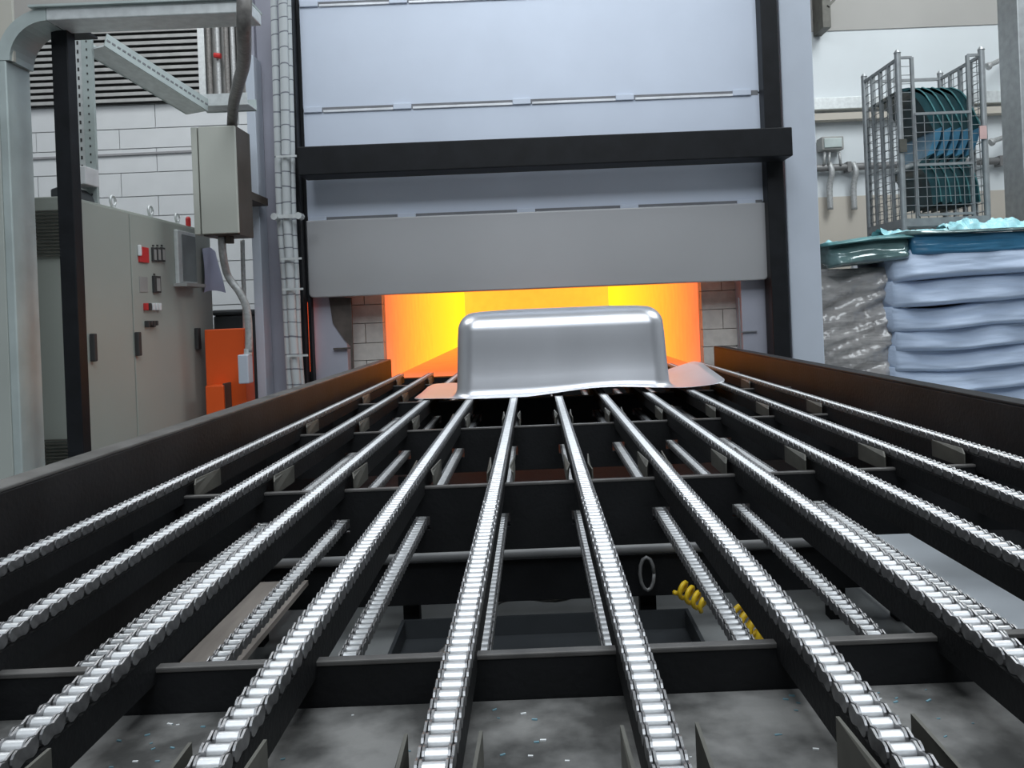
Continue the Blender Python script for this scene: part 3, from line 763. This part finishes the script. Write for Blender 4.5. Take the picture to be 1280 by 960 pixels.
MB().bar(P(1035, 8, WR-0.3), P(1046, -4, WR-0.3), 0.04, 0.04).build('brace', 'bracket', hb)
for i, (x0_, y0_, x1_, y1_) in enumerate(((1236, 82, 1262, 70), (1240, 177, 1264, 168))):
    h = thing('wall_hook', P(x0_, y0_, WR-0.4), '%s grey slanted hook arm on the right wall beside the cage' % ('upper' if i == 0 else 'lower'), 'hook', 'slanted hook arms')
    MB().cyl(P(x0_, y0_, WR-0.4), P(x1_, y1_, WR-0.02), 0.035, 8).build('arm', 'conduit_light', h, smooth=True)
    MB().cyl(P(x0_-2, y0_+1.5, WR-0.4), P(x0_+1, y0_, WR-0.4), 0.055, 8).build('end_cap', 'conduit_light', h, smooth=True)
rc = B(P(1264,150,9.6).x, P(1300,150,9.6).x, 9.4, 9.8, 0, 6).build('hall_column', 'cage', None, bevel=0.01, origin=(P(1275,150,9.6).x, 9.6, 0))
tag(rc, 'grey hall column at the far right edge', 'column')

# ------------------------------------------------------------------ wire cage with shells
cg = thing('wire_cage', (4.0, 8.3, 2.07), 'tall galvanised wire mesh cage holding nested teal shells', 'cage')
FYc, BYc = 7.95, 8.75
fx0, fx1 = P(1126, 180, FYc).x, P(1231, 180, FYc).x
zc0, zc1 = P(1180, 283, FYc).z, P(1180, 64, FYc).z
for x in (fx0, fx1):
    for y in (FYc, BYc):
        o = MB().cyl((x, y, zc0-0.1), (x, y, zc1), 0.030, 10).build('corner_post', 'cage', cg, smooth=True)
        MB().cyl((x, y, zc1), (x, y, zc1+0.03), 0.036, 10, 0.015).build('post_cap', 'cage', o, smooth=True)
for y in (FYc, BYc):
    MB().bar((fx0, y, zc0+0.05), (fx1, y, zc0+0.05), 0.05, 0.08).build('floor_rail', 'cage', cg)
for x in (fx0, fx1):
    MB().bar((x, FYc, zc0+0.05), (x, BYc, zc0+0.05), 0.05, 0.08).build('floor_rail', 'cage', cg)
    MB().bar((x, FYc, zc1-0.06), (x, BYc, zc1-0.06), 0.025, 0.03).build('top_rail', 'cage', cg)
    for k in range(1, 4):
        y = FYc+(BYc-FYc)*k/4
        MB().bar((x, y, zc0+0.05), (x, y, zc1-0.06), 0.03, 0.03, up=(0,1,0)).build('side_bar', 'cage', cg)
MB().bar((fx0, BYc, zc1-0.06), (fx1, BYc, zc1-0.06), 0.025, 0.03).build('top_rail', 'cage', cg)
B(fx0, fx1, FYc, BYc, zc0-0.0, zc0+0.012).build('cage_floor', 'cage', cg)
# front: narrow side wings, lower mesh gate
wing = 0.14
MB().bar((fx0, FYc, zc1-0.05), (fx0+wing, FYc, zc1-0.05), 0.02, 0.025).build('wing_rail', 'cage', cg)
MB().bar((fx1-wing, FYc, zc1-0.05), (fx1, FYc, zc1-0.05), 0.02, 0.025).build('wing_rail', 'cage', cg)
for x in (fx0+wing, fx1-wing):
    MB().bar((x, FYc, zc0+0.05), (x, FYc, zc1-0.05), 0.03, 0.03, up=(0,1,0)).build('wing_bar', 'cage', cg)
gz1 = zc1-0.62
for z in (gz1, zc0+0.62, zc0+0.12): MB().bar((fx0+wing, FYc-0.02, z), (fx1-wing, FYc-0.02, z), 0.02, 0.025).build('gate_rail', 'cage', cg)
def wires(m, p0, ux, uz, w, h, sx, sz):
    n = int(w/sx); k = int(h/sz)
    for i in range(n+1): m.bar(p0+ux*(w*i/max(1,n)), p0+ux*(w*i/max(1,n))+uz*h, 0.006, 0.006, up=ux.cross(uz))
    for j in range(k+1): m.bar(p0+uz*(h*j/max(1,k)), p0+uz*(h*j/max(1,k))+ux*w, 0.006, 0.006, up=ux.cross(uz))
UX, UY, UZ = Vector((1,0,0)), Vector((0,1,0)), Vector((0,0,1))
for nm, p0, u, w, h in (('left_mesh', Vector((fx0, FYc, zc0+0.05)), UY, BYc-FYc, zc1-zc0-0.1), ('right_mesh', Vector((fx1, FYc, zc0+0.05)), UY, BYc-FYc, zc1-zc0-0.1),
                     ('back_mesh', Vector((fx0, BYc, zc0+0.05)), UX, fx1-fx0, zc1-zc0-0.35), ('gate_mesh', Vector((fx0+wing, FYc-0.02, zc0+0.12)), UX, fx1-fx0-2*wing, gz1-zc0-0.12),
                     ('wing_mesh', Vector((fx0, FYc, zc0+0.05)), UX, wing, zc1-zc0-0.1), ('wing_mesh', Vector((fx1-wing, FYc, zc0+0.05)), UX, wing, zc1-zc0-0.1)):
    mm = MB(); wires(mm, p0, u, UZ, w, h, 0.085, 0.085); o = mm.build('wire_mesh', 'mesh_wire', cg); o['kind'] = 'stuff'
for x, z in ((fx0-0.02, zc0+0.75), (fx1-0.06, zc0+0.85)):
    B(x-0.01, x+0.06, FYc-0.045, FYc-0.03, z, z+0.13).build('tag_plate', 'bracket' if x < 4 else 'pink_box', cg)
# the nested shells
def crop(px, py): return (1060+px*190/730, 50+py*250/960)
prof = [(395,262),(440,258),(490,280),(530,335),(560,395),(582,440)]
band = [(582,440),(570,500),(545,562)]
low = [(545,562),(515,590),(512,612),(540,640),(565,700),(578,790)]
def shell(k):
    dxp = -45*k
    f = lambda L: [P(*crop(a+dxp-2, b), 8.25) for a, b in L]
    t = thing('teal_shell', f([low[-1]])[0], 'dark teal moulded shell with a blue band in the cage, %s from the right' % ordn[k], 'moulded shell', 'teal shells nested in the wire cage')
    y0, y1 = FYc+0.08, BYc-0.10
    def sweep(pts, th, y0, y1):
        m = MB(); pts2 = [p+Vector((-th, 0, -th*0.4)) for p in pts]
        poly = [(p.x, p.z) for p in pts]+[(p.x, p.z) for p in reversed(pts2)]
        n = len(pts); vs = []
        for y in (y0, y1): vs += [(a, y, b) for a, b in poly]
        q = 2*n; fs = []
        for i in range(n-1):
            fs.append((i, i+1, q-2-i, q-1-i)); fs.append((2*q-1-i, 2*q-2-i, q+i+1, q+i))
        for i in range(q): fs.append((i, (i+1) % q, q+(i+1) % q, q+i))
        return m.add(vs, fs)
    sweep(smooth_path(f(prof), 3), 0.085, y0, y1).build('upper_bowl', 'shell', t)
    sweep(f(band), 0.075, y0, y1).build('band', 'shell_band', t)
    sweep(smooth_path(f(low), 3), 0.085, y0, y1).build('lower_bowl', 'shell', t)
    sweep(smooth_path([p+Vector((0.004,0,0.006)) for p in f(prof[1:])], 3), 0.012, y0-0.012, y0-0.002).build('upper_rim', 'shell_edge', t)
    sweep(smooth_path([p+Vector((0.004,0,0.0)) for p in f(low[2:])], 3), 0.012, y0-0.012, y0-0.002).build('lower_rim', 'shell_edge', t)
for k in range(5): shell(k)
# white crate under the cage
wc = thing('white_crate', (4.0, 8.3, 0), 'white framed crate supporting the wire cage behind the wrapped stacks', 'crate')
zq = zc0-0.10
for x in (fx0-0.2, fx1+0.15):
    for y in (7.9, 8.75): B(x, x+0.06, y, y+0.06, 0, zq+0.03).build('corner_post', 'white_frame', wc)
B(fx0-0.2, fx1+0.2, 7.88, 7.94, zq-0.08, zq).build('top_rail', 'white_frame', wc)
B(fx0-0.2, fx1+0.2, 8.75, 8.81, zq-0.08, zq).build('top_rail', 'white_frame', wc)
for x in (fx0-0.2, fx1+0.15): B(x, x+0.06, 7.94, 8.75, zq-0.08, zq).build('top_rail', 'white_frame', wc)
B(fx0-0.15, fx1+0.15, 7.95, 8.75, 0.1, zq-0.08).build('bin', 'white_frame', wc)

# ------------------------------------------------------------------ wrapped stacks
SY = 7.05
def slab(x0, x1, y0, y1, z0, z1, seed, bulge, droop, tilt=0.0, nx=44, ns=20):
    # soft wrapped slab: rounded-front cross-section swept along x with waves and drooping lip
    m = MB(); vs = []
    for i in range(nx+1):
        f = i/nx; x = x0+(x1-x0)*f
        wv = noise.noise(Vector((x*1.5, seed*0.55, 0)))*droop*1.6
        w2 = noise.noise(Vector((x*3.1, seed*3.3, 5)))*bulge*0.6
        end = min(1.0, min(f, 1-f)*9+0.25)
        for k in range(ns+1):
            t = k/ns
            zz = z0+(z1-z0)*t+wv*(0.4+0.6*t)+tilt*(x-x0)
            saw = min(1, t/0.16)**0.5*(1-t)**0.8
            yy = y0 - (bulge+w2)*1.25*saw*end + 0.018*noise.noise(Vector((x*2.2, t*4, seed*2.0))) + 0.010*noise.noise(Vector((x*5+t*3, t*14, seed)))
            vs.append((x, yy, zz))
        vs.append((x, y1, z1+wv+tilt*(x-x0))); vs.append((x, y1, z0+wv*0.4+tilt*(x-x0)))
    q = ns+3; fs = []
    for i in range(nx):
        for k in range(q):
            fs.append((i*q+k, i*q+(k+1) % q, (i+1)*q+(k+1) % q, (i+1)*q+k))
    fs.append(tuple(range(q-1, -1, -1))); fs.append(tuple(range(nx*q, nx*q+q)))
    return m.add(vs, fs)
sx0, sx1 = P(1118, 400, SY).x, P(1345, 400, SY).x
layers = [(320, 352), (352, 382), (382, 411), (411, 439), (439, 464), (464, 492), (492, 520), (520, 548)]
for i, (ya, yb_) in enumerate(layers):
    z1 = P(1180, ya, SY).z; z0 = P(1180, yb_, SY).z
    o = slab(sx0-0.012*(i % 3), sx1, SY, SY+0.75, max(0.02, z0-0.002), z1+0.025, i+1, 0.11, 0.055, 0.03).build('wrapped_tub', 'wrap_blue', None, smooth=True, origin=(sx0, SY, max(0.02, z0)))
    tag(o, 'pale blue foam-wrapped tub, %s layer from the top of the right stack' % ordn[i], 'wrapped tub', 'foam-wrapped tubs in the right stack')
# blue topmost tub with rim
bt = thing('blue_tub', (P(1210,320,SY).x, SY+0.3, P(1210,320,SY).z), 'blue tub with a curled rim on top of the pale blue wrapped stack', 'tub')
slab(P(1138,310,SY).x, sx1, SY-0.02, SY+0.7, P(1200,319,SY).z, P(1200,293,SY).z, 21, 0.05, 0.03, 0.02).build('body', 'blue_rim', bt, smooth=True)
slab(P(1130,310,SY).x, sx1, SY-0.05, SY+0.72, P(1200,293,SY).z, P(1200,289,SY).z, 21, 0.03, 0.03, 0.02, ns=6).build('rim', 'teal_tub', bt, smooth=True)
# film-wrapped stack at left
fx0_, fx1_ = P(1000, 400, SY+0.15).x, P(1124, 400, SY+0.15).x
fs_ = thing('film_wrapped_pallet', ((fx0_+fx1_)/2, SY+0.5, 0), 'brown pallet load wrapped in shiny clear film beside the pale blue stack', 'pallet load')
def crumple(x0, x1, y0, y1, z0, z1, amp, seed, nx=60, nz=60):
    vs = []; 
    for j in range(nz+1):
        for i in range(nx+1):
            x = x0+(x1-x0)*i/nx; z = z0+(z1-z0)*j/nz
            zz = z - 0.35*(x-x0)
            d = noise.fractal(Vector((x*2.0+seed, zz*11.0, seed)), 1.0, 2.0, 4)*amp
            vs.append((x, y0+d, z))
    n0 = len(vs); w = nx+1
    fs = [(j*w+i, j*w+i+1, (j+1)*w+i+1, (j+1)*w+i) for j in range(nz) for i in range(nx)]
    for j in range(nz+1): vs.append((x0, y1, z0+(z1-z0)*j/nz)); vs.append((x1, y1, z0+(z1-z0)*j/nz))
    for j in range(nz):
        a = j*w; b = (j+1)*w; c = n0+2*j; d = n0+2*(j+1)
        fs.append((a, b, d, c)); fs.append((a+nx, c+1, d+1, b+nx)); fs.append((c, d, d+1, c+1))
    top = nz*w
    for i in range(nx): pass
    fs.append(tuple([top+i for i in range(nx+1)]+[n0+2*nz+1, n0+2*nz]))
    return MB().add(vs, fs)
zt_ = P(1075, 335, SY+0.15).z
crumple(fx0_, fx1_, SY+0.12, SY+0.95, 0.14, zt_, 0.09, 3.3).build('film_wrap', 'film', fs_, smooth=True)
for x in (fx0_+0.02, (fx0_+fx1_)/2-0.05, fx1_-0.12): B(x, x+0.1, SY+0.15, SY+0.95, 0, 0.1).build('pallet_block', 'plank', fs_)
B(fx0_, fx1_, SY+0.15, SY+0.95, 0.1, 0.14).build('pallet_deck', 'plank', fs_)
tt = thing('teal_tub', (P(1085,335,SY).x, SY+0.3, zt_), 'glossy teal-grey tub under clear film on the wrapped pallet load', 'tub')
slab(P(1036,320,SY).x, P(1137,320,SY).x, SY+0.02, SY+0.75, zt_+0.002, P(1085,305,SY).z, 31, 0.09, 0.02, 0.06).build('bowl', 'teal_tub', tt, smooth=True)
slab(P(1032,320,SY).x, P(1141,320,SY).x, SY-0.02, SY+0.78, P(1085,306,SY).z, P(1085,301,SY).z, 31, 0.05, 0.02, 0.06, ns=6).build('rim', 'shell_edge', tt, smooth=True)
# cyan film bunches
def bunch(x0, x1, y, z0, h, seed, nx=70, nk=9):
    vs = []
    for k in range(nk+1):
        for i in range(nx+1):
            x = x0+(x1-x0)*i/nx; f = k/nk
            hh = h*(0.30+0.9*abs(noise.noise(Vector((x*3, seed, 0)))) + 0.35*abs(noise.noise(Vector((x*11, seed, f*3)))))
            vs.append((x, y+0.30*f+0.05*noise.noise(Vector((x*8, f*4, seed))), z0+hh*math.sin(math.pi*f)**0.6+0.035*noise.noise(Vector((x*16, f*7, seed+4)))*(1 if 0 < k < nk else 0)))
    w = nx+1
    fs = [(k*w+i, k*w+i+1, (k+1)*w+i+1, (k+1)*w+i) for k in range(nk) for i in range(nx)]
    return MB().add(vs, fs)
zb2 = P(1200, 291, SY+0.2).z
for (xa_, xb_, yy, zz, h, sd, lab) in ((P(1105,285,7.3).x, P(1190,285,7.3).x, 7.3, P(1150,292,7.3).z, 0.10, 1.0, 'crumpled cyan film between the teal tub and the blue tub rim'),
                              (P(1185,280,7.45).x, P(1320,280,7.45).x, 7.42, P(1230,290,7.45).z+0.03, 0.16, 5.0, 'crumpled cyan film heaped behind the blue tub rim'),
                              (P(1010,305,7.5).x, P(1056,300,7.5).x, 7.45, P(1030,312,7.5).z, 0.14, 9.0, 'crumpled cyan film beside the pale column behind the teal tub')):
    tag(bunch(xa_, xb_, yy, zz, h, sd).build('cyan_film', 'cyan_film', None, origin=((xa_+xb_)/2, yy, zz)), lab, 'plastic film', 'cyan film bunches')

# ------------------------------------------------------------------ below the conveyor
def coil(p0, p1, r, turns, tr, lab):
    p0, p1 = Vector(p0), Vector(p1); d = (p1-p0).normalized(); e = d.orthogonal().normalized(); g = d.cross(e)
    n = int(turns*14); pts = [p0.lerp(p1, i/n)+(e*math.cos(2*math.pi*i/14)+g*math.sin(2*math.pi*i/14))*r for i in range(n+1)]
    tag(MB().tube(pts, tr, 6).build('coiled_hose', 'yellow', None, smooth=True, origin=p0), lab, 'hose', 'yellow coiled air hoses')
coil(P(916, 766, 2.75), P(960, 798, 2.6), 0.036, 4, 0.011, 'yellow coiled air hose just beyond the near cross beam')
coil(P(848, 733, 3.3), P(882, 757, 3.2), 0.03, 4, 0.010, 'yellow coiled air hose below the lower tie')
coil(P(770, 679, 4.1), P(802, 681, 4.1), 0.03, 4, 0.010, 'yellow coiled air hose above the grey cross pipe')
# floor pan, boards, sheets
fp = thing('floor_pan', (-0.15, 3.05, 0), 'shallow black drip pan on the floor under the conveyor', 'pan')
B(-0.62, 0.62, 2.95, 3.45, 0, 0.01).build('pan_base', 'dark_plastic', fp)
for a in (B(-0.62, 0.62, 2.95, 2.965, 0.01, 0.09), B(-0.62, 0.62, 3.435, 3.45, 0.01, 0.09), B(-0.62, -0.605, 2.965, 3.435, 0.01, 0.09), B(0.605, 0.62, 2.965, 3.435, 0.01, 0.09)):
    a.build('pan_wall', 'dark_plastic', fp)
pf = [P(760, 690, 4.3)]
tag(B(0.45, 1.05, 4.3, 4.9, 0, 0.20).build('white_carton', 'white_plastic', None, bevel=0.006, origin=(0.75, 4.6, 0)), 'white carton on the floor behind the lower tie', 'carton')
tag(B(1.25, 1.75, 4.2, 4.8, 0, 0.16).build('grey_carton', 'pale_rail', None, bevel=0.006, origin=(1.5, 4.5, 0)), 'pale grey carton on the floor under the right guard', 'carton')
pts = smooth_path([(-0.75, 3.2, 0.02), (-0.5, 3.12, 0.02), (-0.2, 3.6, 0.10), (0.1, 3.55, 0.12), (0.4, 3.7, 0.22), (0.5, 3.6, 0.3)])
tag(MB().tube(pts, 0.012, 6).build('floor_cable', 'conduit', None, smooth=True, origin=pts[0]), 'thin grey cable sagging under the conveyor', 'cable')
sc = MB(); q = []
for i in range(14):
    t = 2*math.pi*i/14; rr = 0.055*(0.7+0.5*random.random()); q.append((1.02+rr*math.cos(t)*1.4, 3.15+rr*math.sin(t), 0.004))
tag(sc.add(q+[(a, b, c-0.003) for a, b, c in q], [tuple(range(14)), tuple(range(27, 13, -1))]+[(i, (i+1) % 14, 14+(i+1) % 14, 14+i) for i in range(14)]).build('blue_scrap', 'scrap_blue', None, origin=(1.02, 3.15, 0.001)),
    'torn light blue scrap on the floor under the conveyor', 'scrap')
# grit on the tray
gm = MB()
for i in range(150):
    x = random.uniform(-0.95, 1.1); y = random.uniform(0.62, 1.15); s = random.uniform(0.001, 0.003)
    gm.bar((x-s*1.4, y, 0.8325), (x+s*1.4, y+random.uniform(-s, s), 0.8325), s, s*0.8)
g_ = gm.build('tray_grit', 'scrap_white', None); tag(g_, 'scattered pale grit and crumbs on the near catch tray', 'grit', kind='stuff')
gm = MB()
for i in range(46):
    x = random.choice([-0.42, -0.5, 0.36, 0.45, -0.1])+random.gauss(0, 0.05); y = random.uniform(1.02, 1.15); s = random.uniform(0.0008, 0.0024)
    gm.bar((x-s*1.6, y, 0.8325), (x+s*1.6, y+random.uniform(-s, s)*2, 0.833), s, s*0.8)
g_ = gm.build('blue_crumbs', 'scrap_blue', None); tag(g_, 'tiny blue paint crumbs along the near cross beam on the tray', 'crumbs', kind='stuff')
